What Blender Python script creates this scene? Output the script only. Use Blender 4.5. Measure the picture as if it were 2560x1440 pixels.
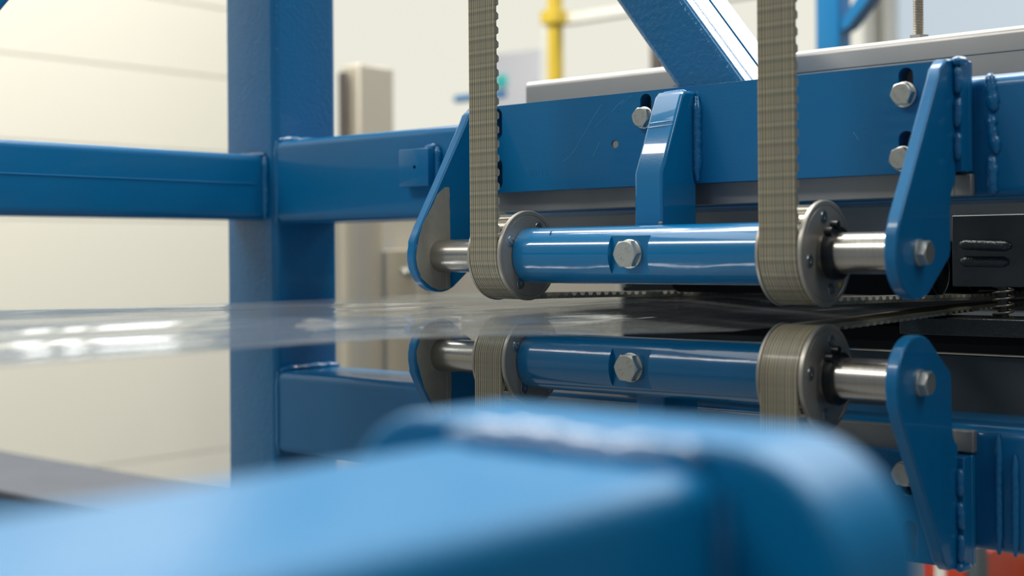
import bpy, bmesh, math, random
from mathutils import Vector, Matrix

# ---------------------------------------------------------------- scene, camera, world, lights
for o in list(bpy.data.objects):
    bpy.data.objects.remove(o, do_unlink=True)
SC = bpy.context.scene
COL = SC.collection
random.seed(7)

H = 1.2                                   # eye height above the floor; coordinates below are relative to the eye
F, CX, CY, ROLL, YAW = 3400.0, 1280.0, 635.5, 0.008, math.radians(49.2)
VD = Vector((-math.cos(YAW), math.sin(YAW), 0))
R0 = Vector((math.sin(YAW), math.cos(YAW), 0)); U0 = Vector((0, 0, 1))
RI = math.cos(ROLL) * R0 - math.sin(ROLL) * U0
UP = math.sin(ROLL) * R0 + math.cos(ROLL) * U0

def at(px, py, x=None, y=None, z=None):
    """photo pixel -> point on the plane x=, y= or z= (relative to the eye)"""
    d = VD + (px - CX) / F * RI + (CY - py) / F * UP
    t = x / d.x if x is not None else (y / d.y if y is not None else z / d.z)
    return d * t

cam = bpy.data.cameras.new('camera')
cam.sensor_width = 36.0
cam.lens = F / 2560 * 36.0
cam.shift_y = -(720 - CY) / 2560
cam.clip_start = 0.01
cam.dof.use_dof = True
cam.dof.focus_distance = 0.965
cam.dof.aperture_fstop = 5.2
camo = bpy.data.objects.new('camera', cam)
m = Matrix.Identity(4)
for i in range(3):
    m[i][0], m[i][1], m[i][2] = RI[i], UP[i], -VD[i]
m[2][3] = H
camo.matrix_world = m
COL.objects.link(camo)
SC.camera = camo

SC.view_settings.view_transform = 'Standard'
SC.view_settings.look = 'None'
SC.view_settings.gamma = 1.0
SC.view_settings.use_curve_mapping = False
SC.view_settings.exposure = 0.0

W = bpy.data.worlds.new('hall_light')
SC.world = W
W.use_nodes = True
W.node_tree.nodes['Background'].inputs[0].default_value = (0.80, 0.86, 0.92, 1)
W.node_tree.nodes['Background'].inputs[1].default_value = 0.22

def area(name, loc, target, sx, sy, power, color=(1, 0.97, 0.90)):
    l = bpy.data.lights.new(name, 'AREA')
    l.shape = 'RECTANGLE'; l.size = sx; l.size_y = sy; l.energy = power; l.color = color
    o = bpy.data.objects.new(name, l)
    o.location = (loc[0], loc[1], loc[2] + H)
    d = (Vector(target) - Vector(loc)).normalized()
    o.rotation_euler = d.to_track_quat('-Z', 'Y').to_euler()
    COL.objects.link(o)
    return o
# ceiling lamps of the hall, plus an added wall fill and film-highlight lights
area('ceiling_or_fill_lamp', (-1.6, 1.35, 2.3), (-1.6, 1.30, 0), 3.2, 0.75, 165)
area('ceiling_or_fill_lamp', (-1.9, -1.6, 2.2), (-1.2, 0.4, 0), 2.6, 0.35, 52)
area('ceiling_or_fill_lamp', (-0.6, 4.6, 2.7), (-0.5, 0.8, 0.1), 3.4, 0.8, 75)
area('ceiling_or_fill_lamp', (-2.0, 0.3, 2.3), (-3.0, 1.6, 0.0), 0.5, 2.0, 9)  # added fill light that brightens the left wall
area('ceiling_or_fill_lamp', (1.6, 0.4, 2.2), (-0.4, 0.8, 0), 0.4, 2.0, 20)
for lx, ly, lw, lp_ in ((-2.19, 1.54, 0.15, 0.5), (-2.29, 1.46, 0.04, 0.14), (-2.35, 1.41, 0.05, 0.17)):
    area('film_glint_light', (lx, ly, 0.62), (-0.7, 0.4, 0), lw, 0.18, lp_)  # added unseen lights, placed and sized for the highlights on the film

# ---------------------------------------------------------------- materials
def nodes_of(m):
    m.use_nodes = True
    return m.node_tree.nodes, m.node_tree.links, m.node_tree.nodes['Principled BSDF']

def mat(name, col, rough=0.5, metal=0.0, noise=0.0, nscale=60.0, bump=0.0, bscale=400.0, coat=0.0, spec=0.5, var=None):
    m = bpy.data.materials.new(name)
    N, L, b = nodes_of(m)
    b.inputs['Base Color'].default_value = (*col, 1)
    b.inputs['Roughness'].default_value = rough
    b.inputs['Metallic'].default_value = metal
    b.inputs['Coat Weight'].default_value = coat
    b.inputs['Coat Roughness'].default_value = 0.07
    b.inputs['Specular IOR Level'].default_value = spec
    tc = N.new('ShaderNodeTexCoord')
    if noise > 0:
        n = N.new('ShaderNodeTexNoise'); n.inputs['Scale'].default_value = nscale; n.inputs['Detail'].default_value = 5
        L.new(tc.outputs['Object'], n.inputs['Vector'])
        mx = N.new('ShaderNodeMix'); mx.data_type = 'RGBA'
        c2 = var if var else tuple(max(0, c * (1 - noise)) for c in col)
        mx.inputs[6].default_value = (*col, 1); mx.inputs[7].default_value = (*c2, 1)
        L.new(n.outputs['Fac'], mx.inputs[0]); L.new(mx.outputs[2], b.inputs['Base Color'])
        mr = N.new('ShaderNodeMapRange')
        mr.inputs[3].default_value = rough * 0.8; mr.inputs[4].default_value = min(1, rough * 1.25)
        L.new(n.outputs['Fac'], mr.inputs[0]); L.new(mr.outputs[0], b.inputs['Roughness'])
    if bump > 0:
        n2 = N.new('ShaderNodeTexNoise'); n2.inputs['Scale'].default_value = bscale; n2.inputs['Detail'].default_value = 2
        L.new(tc.outputs['Object'], n2.inputs['Vector'])
        bp = N.new('ShaderNodeBump'); bp.inputs['Strength'].default_value = bump; bp.inputs['Distance'].default_value = 0.001
        L.new(n2.outputs['Fac'], bp.inputs['Height']); L.new(bp.outputs[0], b.inputs['Normal'])
    return m

BLUE = (0.0, 0.140, 0.345)
M = {}
M['paint'] = mat('blue_enamel', BLUE, 0.36, noise=0.12, nscale=25, bump=0.10, bscale=500, coat=0.35, spec=0.3)
M['paint_peel'] = mat('blue_enamel_orange_peel', BLUE, 0.25, noise=0.12, nscale=25, bump=0.55, bscale=330, coat=0.4)
M['paint_gloss'] = mat('blue_gloss_enamel', (0.0, 0.150, 0.36), 0.22, noise=0.08, nscale=20, bump=0.04, bscale=500, coat=1.0, spec=0.3)
M['paint_gloss'].node_tree.nodes['Principled BSDF'].inputs['Coat Roughness'].default_value = 0.04
M['paint_brace'] = mat('blue_enamel_coarse_peel', BLUE, 0.25, noise=0.12, nscale=25, bump=0.6, bscale=260, coat=0.8)
M['paint_fg'] = mat('blue_satin_enamel', (0.0, 0.165, 0.39), 0.42, noise=0.12, nscale=14, bump=0.15, bscale=120, coat=0.12, spec=0.25)
M['paint_fg'].node_tree.nodes['Principled BSDF'].inputs['Coat Roughness'].default_value = 0.25
M['paint_weld'] = mat('blue_enamel_on_weld', BLUE, 0.25, bump=0.5, bscale=600, coat=0.5)
M['primer'] = mat('grey_bare_steel_primer', (0.30, 0.30, 0.26), 0.55, noise=0.3, nscale=120, bump=0.1, bscale=900, var=(0.22, 0.21, 0.18))
M['alu'] = mat('pulley_aluminium', (0.50, 0.48, 0.43), 0.38, metal=0.9, noise=0.25, nscale=150, bump=0.05, bscale=900)
M['flange'] = mat('pulley_flange_steel', (0.42, 0.40, 0.355), 0.40, metal=0.6, noise=0.25, nscale=80, bump=0.05, bscale=700)
M['zinc'] = mat('zinc_plated_steel', (0.66, 0.68, 0.64), 0.32, metal=0.85, noise=0.3, nscale=300, bump=0.12, bscale=1500)
M['screw'] = mat('blued_screw_steel', (0.30, 0.36, 0.40), 0.28, metal=0.9, noise=0.2, nscale=300)
M['black'] = mat('black_oxide', (0.012, 0.014, 0.016), 0.3, metal=0.3, noise=0.2, nscale=300)
M['greyplate'] = mat('grey_aluminium_plate', (0.30, 0.31, 0.31), 0.42, metal=0.55, noise=0.2, nscale=40, bump=0.04)
M['guard'] = mat('brushed_aluminium_guard', (0.42, 0.41, 0.39), 0.38, metal=0.5, noise=0.15, nscale=30)
M['darksteel'] = mat('dark_mill_steel', (0.11, 0.125, 0.13), 0.5, metal=0.4, noise=0.4, nscale=50, bump=0.08, bscale=600)
M['darkweld'] = mat('dark_weld_steel', (0.10, 0.115, 0.12), 0.4, metal=0.6, noise=0.4, nscale=300, bump=0.5, bscale=700)
M['void'] = mat('matt_black_void', (0.010, 0.013, 0.016), 0.85, noise=0.15, nscale=20, spec=0.08)  # near-black; on the inner panel it paints the interior darkness
M['tray'] = mat('dull_black_tray', (0.022, 0.026, 0.03), 0.9, noise=0.15, nscale=20, spec=0.05)
M['slate'] = mat('slate_grey_panel', (0.10, 0.12, 0.135), 0.5, metal=0.2, noise=0.2, nscale=15)
M['beige'] = mat('beige_painted_sheet', (0.40, 0.37, 0.31), 0.5, noise=0.12, nscale=10)
M['steelcol'] = mat('satin_steel_column', (0.50, 0.46, 0.38), 0.4, metal=0.4, noise=0.15, nscale=12)
M['card'] = mat('cardboard', (0.50, 0.29, 0.10), 0.8, noise=0.2, nscale=25)
M['yellow'] = mat('yellow_enamel', (0.60, 0.43, 0.03), 0.5, noise=0.1, nscale=20)
M['red'] = mat('red_plastic', (0.55, 0.05, 0.02), 0.45, noise=0.1, nscale=20)
M['white'] = mat('white_enamel', (0.75, 0.75, 0.70), 0.5, noise=0.08, nscale=10)
M['lilac'] = mat('lilac_grey_cabinet', (0.64, 0.65, 0.70), 0.5, noise=0.1, nscale=8)
M['cyan'] = mat('turquoise_plastic', (0.05, 0.55, 0.52), 0.5, noise=0.1, nscale=8)
M['brownish'] = mat('dark_brown_post', (0.06, 0.05, 0.045), 0.5, noise=0.2, nscale=8)
M['wall'] = mat('cream_sandwich_panel', (0.66, 0.64, 0.56), 0.5, noise=0.05, nscale=2)
M['wallw'] = mat('white_hall_wall', (0.80, 0.80, 0.74), 0.6, noise=0.05, nscale=2)
M['floor'] = mat('grey_concrete_floor', (0.17, 0.175, 0.18), 0.6, noise=0.25, nscale=3, bump=0.05, bscale=50)
M['table'] = mat('grey_table_sheet', (0.075, 0.085, 0.105), 0.9, noise=0.12, nscale=8)
M['ink'] = mat('black_marker_ink', (0.02, 0.02, 0.03), 0.5, noise=0.1)
M['scratch'] = mat('scratched_paint', (0.05, 0.30, 0.52), 0.5, noise=0.2)
M['thread'] = mat('threaded_steel', (0.42, 0.38, 0.32), 0.35, metal=0.8, noise=0.2, nscale=100)

def shaft_mat():
    m = bpy.data.materials.new('turned_steel_shaft')
    N, L, b = nodes_of(m)
    b.inputs['Metallic'].default_value = 0.95; b.inputs['Roughness'].default_value = 0.24
    tc = N.new('ShaderNodeTexCoord'); mp = N.new('ShaderNodeMapping'); mp.inputs['Scale'].default_value = (900, 6, 6)
    n = N.new('ShaderNodeTexNoise'); n.inputs['Scale'].default_value = 1.0; n.inputs['Detail'].default_value = 3
    cr = N.new('ShaderNodeValToRGB')
    cr.color_ramp.elements[0].color = (0.36, 0.34, 0.31, 1); cr.color_ramp.elements[1].color = (0.62, 0.60, 0.55, 1)
    L.new(tc.outputs['Object'], mp.inputs['Vector']); L.new(mp.outputs[0], n.inputs['Vector'])
    L.new(n.outputs['Fac'], cr.inputs[0]); L.new(cr.outputs[0], b.inputs['Base Color'])
    bp = N.new('ShaderNodeBump'); bp.inputs['Strength'].default_value = 0.05; bp.inputs['Distance'].default_value = 0.0005
    L.new(n.outputs['Fac'], bp.inputs['Height']); L.new(bp.outputs[0], b.inputs['Normal'])
    return m
M['shaft'] = shaft_mat()

def belt_mat(name, bands):
    """translucent polyurethane with steel cords running lengthwise; uv: u across (0-1), v along in tooth pitches"""
    m = bpy.data.materials.new(name)
    N, L, b = nodes_of(m)
    uv = N.new('ShaderNodeUVMap')
    sp = N.new('ShaderNodeSeparateXYZ'); L.new(uv.outputs[0], sp.inputs[0])
    mul = N.new('ShaderNodeMath'); mul.operation = 'MULTIPLY'; mul.inputs[1].default_value = 2 * math.pi * 13
    L.new(sp.outputs[0], mul.inputs[0])
    sn = N.new('ShaderNodeMath'); sn.operation = 'SINE'; L.new(mul.outputs[0], sn.inputs[0])
    no = N.new('ShaderNodeTexNoise'); no.noise_dimensions = '1D'; no.inputs['Scale'].default_value = 26; no.inputs['Detail'].default_value = 2
    L.new(sp.outputs[0], no.inputs['W'])
    ad = N.new('ShaderNodeMath'); ad.operation = 'MULTIPLY_ADD'; ad.inputs[1].default_value = 0.22
    L.new(sn.outputs[0], ad.inputs[0]); L.new(no.outputs['Fac'], ad.inputs[2])
    cr = N.new('ShaderNodeValToRGB')
    e = cr.color_ramp.elements
    e[0].position = 0.22; e[0].color = (0.17, 0.175, 0.15, 1)
    e[1].position = 0.85; e[1].color = (0.66, 0.55, 0.34, 1)
    k = e.new(0.52); k.color = (0.37, 0.345, 0.26, 1)
    L.new(ad.outputs[0], cr.inputs[0])
    # transverse bands: the teeth seen through the back
    fr = N.new('ShaderNodeMath'); fr.operation = 'FRACT'; L.new(sp.outputs[1], fr.inputs[0])
    r2 = N.new('ShaderNodeValToRGB'); e = r2.color_ramp.elements
    e[0].position = 0.0; e[0].color = (0.70, 0.74, 0.78, 1)
    e[1].position = 1.0; e[1].color = (0.70, 0.74, 0.78, 1)
    for p, c in ((0.13, (0.72, 0.77, 0.81)), (0.25, (1, 1, 1)), (0.58, (1, 1, 1)), (0.68, (0.76, 0.81, 0.84)), (0.78, (1.15, 1.15, 1.12)), (0.90, (1.15, 1.15, 1.12))):
        k = e.new(p); k.color = (*c, 1)
    L.new(fr.outputs[0], r2.inputs[0])
    mx = N.new('ShaderNodeMix'); mx.data_type = 'RGBA'; mx.blend_type = 'MULTIPLY'; mx.inputs[0].default_value = bands
    L.new(cr.outputs[0], mx.inputs[6]); L.new(r2.outputs[0], mx.inputs[7])
    L.new(mx.outputs[2], b.inputs['Base Color'])
    b.inputs['Roughness'].default_value = 0.32
    b.inputs['Coat Weight'].default_value = 0.2
    tr = N.new('ShaderNodeBsdfTranslucent'); L.new(mx.outputs[2], tr.inputs[0])
    ms = N.new('ShaderNodeMixShader'); ms.inputs[0].default_value = 0.35
    L.new(b.outputs[0], ms.inputs[1]); L.new(tr.outputs[0], ms.inputs[2])
    bp = N.new('ShaderNodeBump'); bp.inputs['Strength'].default_value = 0.25; bp.inputs['Distance'].default_value = 0.0004
    L.new(sn.outputs[0], bp.inputs['Height']); L.new(bp.outputs[0], b.inputs['Normal'])
    out = N['Material Output']; L.new(ms.outputs[0], out.inputs['Surface'])
    return m
M['belt'] = belt_mat('polyurethane_belt', 0.85)
M['beltplain'] = belt_mat('polyurethane_belt_on_drum', 0.15)
M['tooth'] = mat('polyurethane_tooth', (0.30, 0.29, 0.24), 0.35, noise=0.15, nscale=200)

def film_mat():
    m = bpy.data.materials.new('clear_plastic_film')
    N, L, b = nodes_of(m)
    out = N['Material Output']
    tp = N.new('ShaderNodeBsdfTransparent'); tp.inputs[0].default_value = (0.93, 0.95, 0.96, 1)
    gl = N.new('ShaderNodeBsdfGlossy'); gl.inputs['Roughness'].default_value = 0.035; gl.inputs[0].default_value = (0.95, 0.97, 1.0, 1)
    df = N.new('ShaderNodeBsdfDiffuse'); df.inputs[0].default_value = (0.75, 0.78, 0.78, 1)
    fr = N.new('ShaderNodeFresnel'); fr.inputs[0].default_value = 1.35
    tc = N.new('ShaderNodeTexCoord'); mp = N.new('ShaderNodeMapping'); mp.inputs['Scale'].default_value = (45, 3, 1)
    n = N.new('ShaderNodeTexNoise'); n.inputs['Scale'].default_value = 1.0; n.inputs['Detail'].default_value = 3
    L.new(tc.outputs['Object'], mp.inputs['Vector']); L.new(mp.outputs[0], n.inputs['Vector'])
    bp = N.new('ShaderNodeBump'); bp.inputs['Strength'].default_value = 0.3; bp.inputs['Distance'].default_value = 0.003
    L.new(n.outputs['Fac'], bp.inputs['Height'])
    L.new(bp.outputs[0], gl.inputs['Normal'])
    m1 = N.new('ShaderNodeMixShader'); m1.inputs[0].default_value = 0.055
    L.new(tp.outputs[0], m1.inputs[1]); L.new(df.outputs[0], m1.inputs[2])
    sc = N.new('ShaderNodeMath'); sc.operation = 'MULTIPLY'; sc.inputs[1].default_value = 0.6; L.new(fr.outputs[0], sc.inputs[0])
    m2 = N.new('ShaderNodeMixShader'); L.new(sc.outputs[0], m2.inputs[0])
    L.new(m1.outputs[0], m2.inputs[1]); L.new(gl.outputs[0], m2.inputs[2])
    L.new(m2.outputs[0], out.inputs['Surface'])
    return m
M['film'] = film_mat()

def pane_mat(name, col, s):
    m = bpy.data.materials.new(name)
    N, L, b = nodes_of(m)
    b.inputs['Base Color'].default_value = (0.03, 0.03, 0.03, 1)
    b.inputs['Emission Color'].default_value = (*col, 1)
    b.inputs['Emission Strength'].default_value = s
    b.inputs['Roughness'].default_value = 0.4
    return m
M['pane'] = pane_mat('daylit_frosted_pane', (0.84, 0.83, 0.72), 0.98)
M['pane_blue'] = pane_mat('daylit_bluish_pane', (0.62, 0.72, 0.80), 0.85)

# ---------------------------------------------------------------- mesh helpers
def zl(p): return Vector(p)

class MB:
    def __init__(self): self.v = []; self.f = []; self.uv = {}
    def add(self, vs, fs):
        o = len(self.v)
        self.v += [Vector(p) for p in vs]
        self.f += [tuple(i + o for i in f) for f in fs]
        return o
    def box(self, x0, x1, y0, y1, z0, z1):
        vs = [(x, y, z) for x in (x0, x1) for y in (y0, y1) for z in (z0, z1)]
        self.add(vs, [(0, 1, 3, 2), (4, 6, 7, 5), (0, 4, 5, 1), (2, 3, 7, 6), (0, 2, 6, 4), (1, 5, 7, 3)])
        return self
    def prism(self, prof, axis, a0, a1):
        """prof: 2D loop; axis x -> (y,z), y -> (x,z), z -> (x,y)"""
        n = len(prof)
        def P(p, a):
            return {'x': (a, p[0], p[1]), 'y': (p[0], a, p[1]), 'z': (p[0], p[1], a)}[axis]
        self.add([P(p, a0) for p in prof] + [P(p, a1) for p in prof],
                 [tuple(range(n))[::-1], tuple(range(n, 2 * n))] + [(i, (i + 1) % n, n + (i + 1) % n, n + i) for i in range(n)])
        return self
    def lathe(self, prof, axis, c, n=48, a0=0.0):
        """prof: list of (a, r) closed with end caps; c centre"""
        rings = []
        base = len(self.v)
        for a, r in prof:
            for k in range(n):
                t = a0 + 2 * math.pi * k / n
                d = {'x': (a, r * math.cos(t), r * math.sin(t)), 'y': (r * math.cos(t), a, r * math.sin(t)), 'z': (r * math.cos(t), r * math.sin(t), a)}[axis]
                self.v.append(Vector(d) + Vector(c))
        for j in range(len(prof) - 1):
            for k in range(n):
                a, b = base + j * n + k, base + j * n + (k + 1) % n
                self.f.append((a, b, b + n, a + n))
        self.f.append(tuple(range(base, base + n))[::-1])
        e = base + (len(prof) - 1) * n
        self.f.append(tuple(range(e, e + n)))
        return self
    def tube(self, pts, rad, n=10):
        """round sweep along pts; rad number or list"""
        pts = [Vector(p) for p in pts]
        base = len(self.v)
        for i, p in enumerate(pts):
            d = (pts[min(i + 1, len(pts) - 1)] - pts[max(i - 1, 0)]).normalized()
            u = d.orthogonal().normalized() if i == 0 else (u - d * u.dot(d)).normalized()
            w = d.cross(u)
            r = rad[i] if isinstance(rad, (list, tuple)) else rad
            for k in range(n):
                t = 2 * math.pi * k / n
                self.v.append(p + u * (r * math.cos(t)) + w * (r * math.sin(t)))
        for j in range(len(pts) - 1):
            for k in range(n):
                a, b = base + j * n + k, base + j * n + (k + 1) % n
                self.f.append((a, b, b + n, a + n))
        self.f.append(tuple(range(base, base + n))[::-1])
        e = base + (len(pts) - 1) * n
        self.f.append(tuple(range(e, e + n)))
        return self
    def mesh(self, name, off=(0, 0, 0), smooth=35):
        me = bpy.data.meshes.new(name)
        o = Vector(off)
        me.from_pydata([tuple(p - o) for p in self.v], [], self.f)
        bm = bmesh.new(); bm.from_mesh(me)
        bmesh.ops.recalc_face_normals(bm, faces=bm.faces)
        bm.to_mesh(me); bm.free()
        if smooth:
            for p in me.polygons: p.use_smooth = True
            me.set_sharp_from_angle(angle=math.radians(smooth))
        return me

def tag(o, label, cat, group=None):
    o['label'] = label; o['category'] = cat
    if group: o['group'] = group
    return o

def thing(name, label, cat, loc, group=None):
    o = bpy.data.objects.new(name, None)
    o.empty_display_size = 0.02
    o.location = (loc[0], loc[1], loc[2] + H)
    o['rel'] = list(loc)
    COL.objects.link(o)
    return tag(o, label, cat, group)

def rel(o):
    while o.parent: o = o.parent
    return Vector(o['rel'])

def part(name, mb, mt, parent, bevel=0.0, smooth=35, label=None, segs=2):
    """a mesh part; mb in eye-relative world coordinates"""
    me = mb.mesh(name, rel(parent), smooth)
    me.materials.append(M[mt])
    o = bpy.data.objects.new(name, me)
    COL.objects.link(o)
    o.parent = parent
    if bevel:
        b = o.modifiers.new('bevel', 'BEVEL'); b.width = bevel; b.segments = segs; b.limit_method = 'ANGLE'; b.angle_limit = math.radians(40)
    if label: o['label'] = label
    return o

def single(name, mb, mt, label, cat, loc, bevel=0.0, smooth=35, group=None):
    me = mb.mesh(name, loc, smooth); me.materials.append(M[mt])
    o = bpy.data.objects.new(name, me)
    o.location = (loc[0], loc[1], loc[2] + H); o['rel'] = list(loc)
    COL.objects.link(o)
    if bevel:
        b = o.modifiers.new('bevel', 'BEVEL'); b.width = bevel; b.segments = 2; b.limit_method = 'ANGLE'; b.angle_limit = math.radians(40)
    return tag(o, label, cat, group)

def struct(name, mb, mt, bevel=0.0):
    me = mb.mesh(name, (0, 0, 0), 35); me.materials.append(M[mt])
    o = bpy.data.objects.new(name, me); o.location = (0, 0, H); o['rel'] = [0, 0, 0]
    COL.objects.link(o); o['kind'] = 'structure'
    return o

def local(name, mb, mt, parent, smooth=35, bevel=0.0):
    """a part in the parent's own local coordinates"""
    me = mb.mesh(name, (0, 0, 0), smooth); me.materials.append(M[mt])
    o = bpy.data.objects.new(name, me); COL.objects.link(o); o.parent = parent
    if bevel:
        b = o.modifiers.new('bevel', 'BEVEL'); b.width = bevel; b.segments = 2; b.limit_method = 'ANGLE'; b.angle_limit = math.radians(40)
    return o

def cut(o, cutters):
    """cut holes: boolean difference evaluated once and baked"""
    tmp = []
    for c in cutters:
        me = c.mesh('cut', rel(o), 0)
        t = bpy.data.objects.new('cut', me); COL.objects.link(t); t.location = (rel(o).x, rel(o).y, rel(o).z + H)
        md = o.modifiers.new('cut', 'BOOLEAN'); md.operation = 'DIFFERENCE'; md.object = t; md.solver = 'EXACT'
        tmp.append(t)
    bpy.context.view_layer.update()
    dg = bpy.context.evaluated_depsgraph_get()
    me = bpy.data.meshes.new_from_object(o.evaluated_get(dg))
    o.modifiers.clear()
    o.data = me
    for p in me.polygons: p.use_smooth = True
    me.set_sharp_from_angle(angle=math.radians(35))
    for t in tmp: bpy.data.objects.remove(t, do_unlink=True)

def rrect(a0, a1, b0, b1, r, n=6):
    pts = []
    for cx, cy, s in ((a1 - r, b1 - r, 0), (a0 + r, b1 - r, 90), (a0 + r, b0 + r, 180), (a1 - r, b0 + r, 270)):
        for k in range(n + 1):
            t = math.radians(s + 90 * k / n)
            pts.append((cx + r * math.cos(t), cy + r * math.sin(t)))
    return pts

def weld(p0, p1, r, seed=0, step=0.0022, mat_='paint_weld', parent=None, wob=0.22, name='weld_bead'):
    """lumpy bead from p0 to p1"""
    rnd = random.Random(seed)
    p0, p1 = Vector(p0), Vector(p1)
    n = max(8, int((p1 - p0).length / step))
    pts = []; rad = []
    w1 = w2 = 0.0
    for i in range(n + 1):
        t = i / n
        w1 = 0.6 * w1 + rnd.uniform(-1, 1); w2 = 0.6 * w2 + rnd.uniform(-1, 1)
        pts.append(p0.lerp(p1, t) + Vector((w1, w2, 0.5 * w1)) * r * wob * 0.25)
        e = min(1, 4 * t + 0.4, 4 * (1 - t) + 0.4)
        rad.append(0.8 * r * e * (1 + wob * (0.25 * math.sin(i * 2.3) + 0.3 * w2)))
    mb = MB().tube(pts, rad, 10)
    return part(name, mb, mat_, parent, smooth=60)

def text_mb(body, size, ext=0.0002):
    cu = bpy.data.curves.new('marking', 'FONT')
    cu.body = body; cu.size = size; cu.extrude = ext; cu.align_x = 'CENTER'; cu.align_y = 'CENTER'; cu.resolution_u = 3
    t = bpy.data.objects.new('marking', cu); COL.objects.link(t)
    bpy.context.view_layer.update()
    me = bpy.data.meshes.new_from_object(t.evaluated_get(bpy.context.evaluated_depsgraph_get()))
    bpy.data.objects.remove(t, do_unlink=True)
    return me

# ---------------------------------------------------------------- key dimensions (metres, eye-relative)
YA = 0.7475                      # depth of the roller axes
ZU, ZL = -0.0010, -0.0761        # heights of the upper and lower axes
ZM = (ZU + ZL) / 2
YP, YG, YB = 0.802, 0.814, 0.820 # fronts of slotted plate, grey backing plate, beam
XL, XR = -0.7168, -0.3353        # +X faces of the two arm plates
mir = lambda z: 2 * ZM - z
BZ0, BZ1 = 0.0310, 0.1080        # upper beam
PX0, PX1 = -1.076, -1.000        # post

# ---------------------------------------------------------------- the hall
struct('floor', MB().box(-8, 5, -4, 9, -H - 0.1, -H), 'floor')
wl = struct('wall_left', MB().box(-3.32, -3.22, -3.0, 2.72, -H, 2.6), 'wall')
zz = -H
k = 0
hs = [0.30, 0.34, 0.30, 0.36, 0.20, 0.22, 0.20, 0.22, 0.20, 0.26, 0.34, 0.4, 0.4]
for h in hs:                                              # horizontal sandwich panels with recessed joints
    d = 0.004
    mb = MB().box(-3.22, -3.22 + d, -3.0, 2.72, zz + 0.001, min(2.6, zz + h - 0.002))
    o = part('panel', mb, 'wall', wl, bevel=0.0015)
    zz += h; k += 1
    if zz > 2.5: break
wb = struct('wall_back', MB().box(-9.0, 4.0, 5.6, 5.75, -H, 4.6), 'wallw')
def window(name, x0, x1, z0, z1, mt, n):
    w = struct(name, MB().box(x0 - 0.05, x1 + 0.05, 5.52, 5.60, z0 - 0.06, z0).box(x0 - 0.05, x1 + 0.05, 5.52, 5.60, z1, z1 + 0.06)
               .box(x0 - 0.05, x0, 5.52, 5.60, z0, z1).box(x1, x1 + 0.05, 5.52, 5.60, z0, z1), 'white')
    s = (x1 - x0) / n
    for i in range(n):
        part('pane', MB().box(x0 + i * s + 0.01, x0 + (i + 1) * s - 0.01, 5.55, 5.58, z0, z1), mt, w)
window('window_1', -8.2, -2.72, -0.35, 4.2, 'pane', 3)
window('window_2', -2.58, 1.8, -0.35, 4.2, 'pane_blue', 3)

# ---------------------------------------------------------------- welded blue machine frame
fr = thing('machine_frame', 'blue enamelled welded frame of square tubes: corner post, two crossbeams, side rail and slanted brace', 'frame', (PX0 + 0.038, YB + 0.038, -H))
part('post', MB().prism(rrect(PX0, PX1, YB, YB + 0.078, 0.007), 'z', -H, 0.75), 'paint_peel', fr)
part('upper_crossbeam', MB().prism(rrect(YB, YB + 0.078, BZ0, BZ1, 0.008), 'x', PX1 - 0.001, 0.16), 'paint', fr)
part('lower_crossbeam', MB().prism(rrect(YB, YB + 0.078, mir(BZ1), mir(BZ0), 0.008), 'x', PX1 - 0.001, 0.16), 'paint', fr)
# side rail towards the viewer, with a rolled seam along its face
sr = part('side_rail', MB().prism(rrect(-1.064, -1.0136, 0.0345, 0.0955, 0.007), 'y', -0.15, YB + 0.001), 'paint', fr)
part('seam', MB().tube([(-1.0136, -0.15, 0.0677), (-1.0136, YB - 0.012, 0.0677)], 0.0008, 8), 'paint', sr)
weld((-1.0130, YB - 0.002, 0.036), (-1.0130, YB - 0.002, 0.094), 0.0045, 1, parent=fr)
weld((-1.062, YB - 0.002, 0.0955), (-1.014, YB - 0.002, 0.0955), 0.004, 2, parent=fr)
weld((PX1 + 0.001, YB + 0.004, BZ1 + 0.001), (PX1 + 0.001, YB + 0.076, BZ1 + 0.001), 0.0055, 3, parent=fr)
weld((PX1 + 0.001, YB + 0.001, BZ0), (PX1 + 0.001, YB + 0.001, BZ1), 0.0035, 4, parent=fr, wob=0.12)
weld((PX1 + 0.001, YB + 0.004, mir(BZ0) + 0.001), (PX1 + 0.001, YB + 0.076, mir(BZ0) + 0.001), 0.0055, 5, parent=fr)
weld((PX1 + 0.001, YB + 0.001, mir(BZ1)), (PX1 + 0.001, YB + 0.001, mir(BZ0)), 0.0035, 6, parent=fr, wob=0.1)
# slanted brace rising to the left from the upper beam
bx0, bx1, bzl = -0.5525, -0.4945, BZ1 - 0.004
al = math.radians(37.5)
ln = 0.55
dx, dz = -math.sin(al) * ln, math.cos(al) * ln
prof = [(bx0, bzl + 0.016), (bx0 + 0.003, bzl), (bx1, bzl), (bx1 + 0.001, bzl + 0.012), (bx1 + dx, bzl + 0.012 + dz), (bx0 + dx, bzl + 0.016 + dz)]
br = part('brace', MB().prism(prof, 'y', YB + 0.002, YB + 0.077), 'paint_brace', fr, bevel=0.004, segs=3)
sp = Vector((math.cos(al), 0, math.sin(al)))
p0 = Vector((bx1 + 0.001, YB + 0.030, bzl + 0.02)); p1 = p0 + Vector((dx, 0, dz)) * 0.95
part('seam', MB().tube([p0, p1], 0.0007, 6), 'paint', br)
weld((bx1 + 0.001, YB + 0.006, BZ1 + 0.002), (bx1 + 0.001, YB + 0.074, BZ1 + 0.002), 0.006, 7, parent=fr)
weld((bx0 + 0.012, YB + 0.003, BZ1 + 0.001), (bx1, YB + 0.003, BZ1 + 0.001), 0.0028, 8, parent=fr, wob=0.12)
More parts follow.
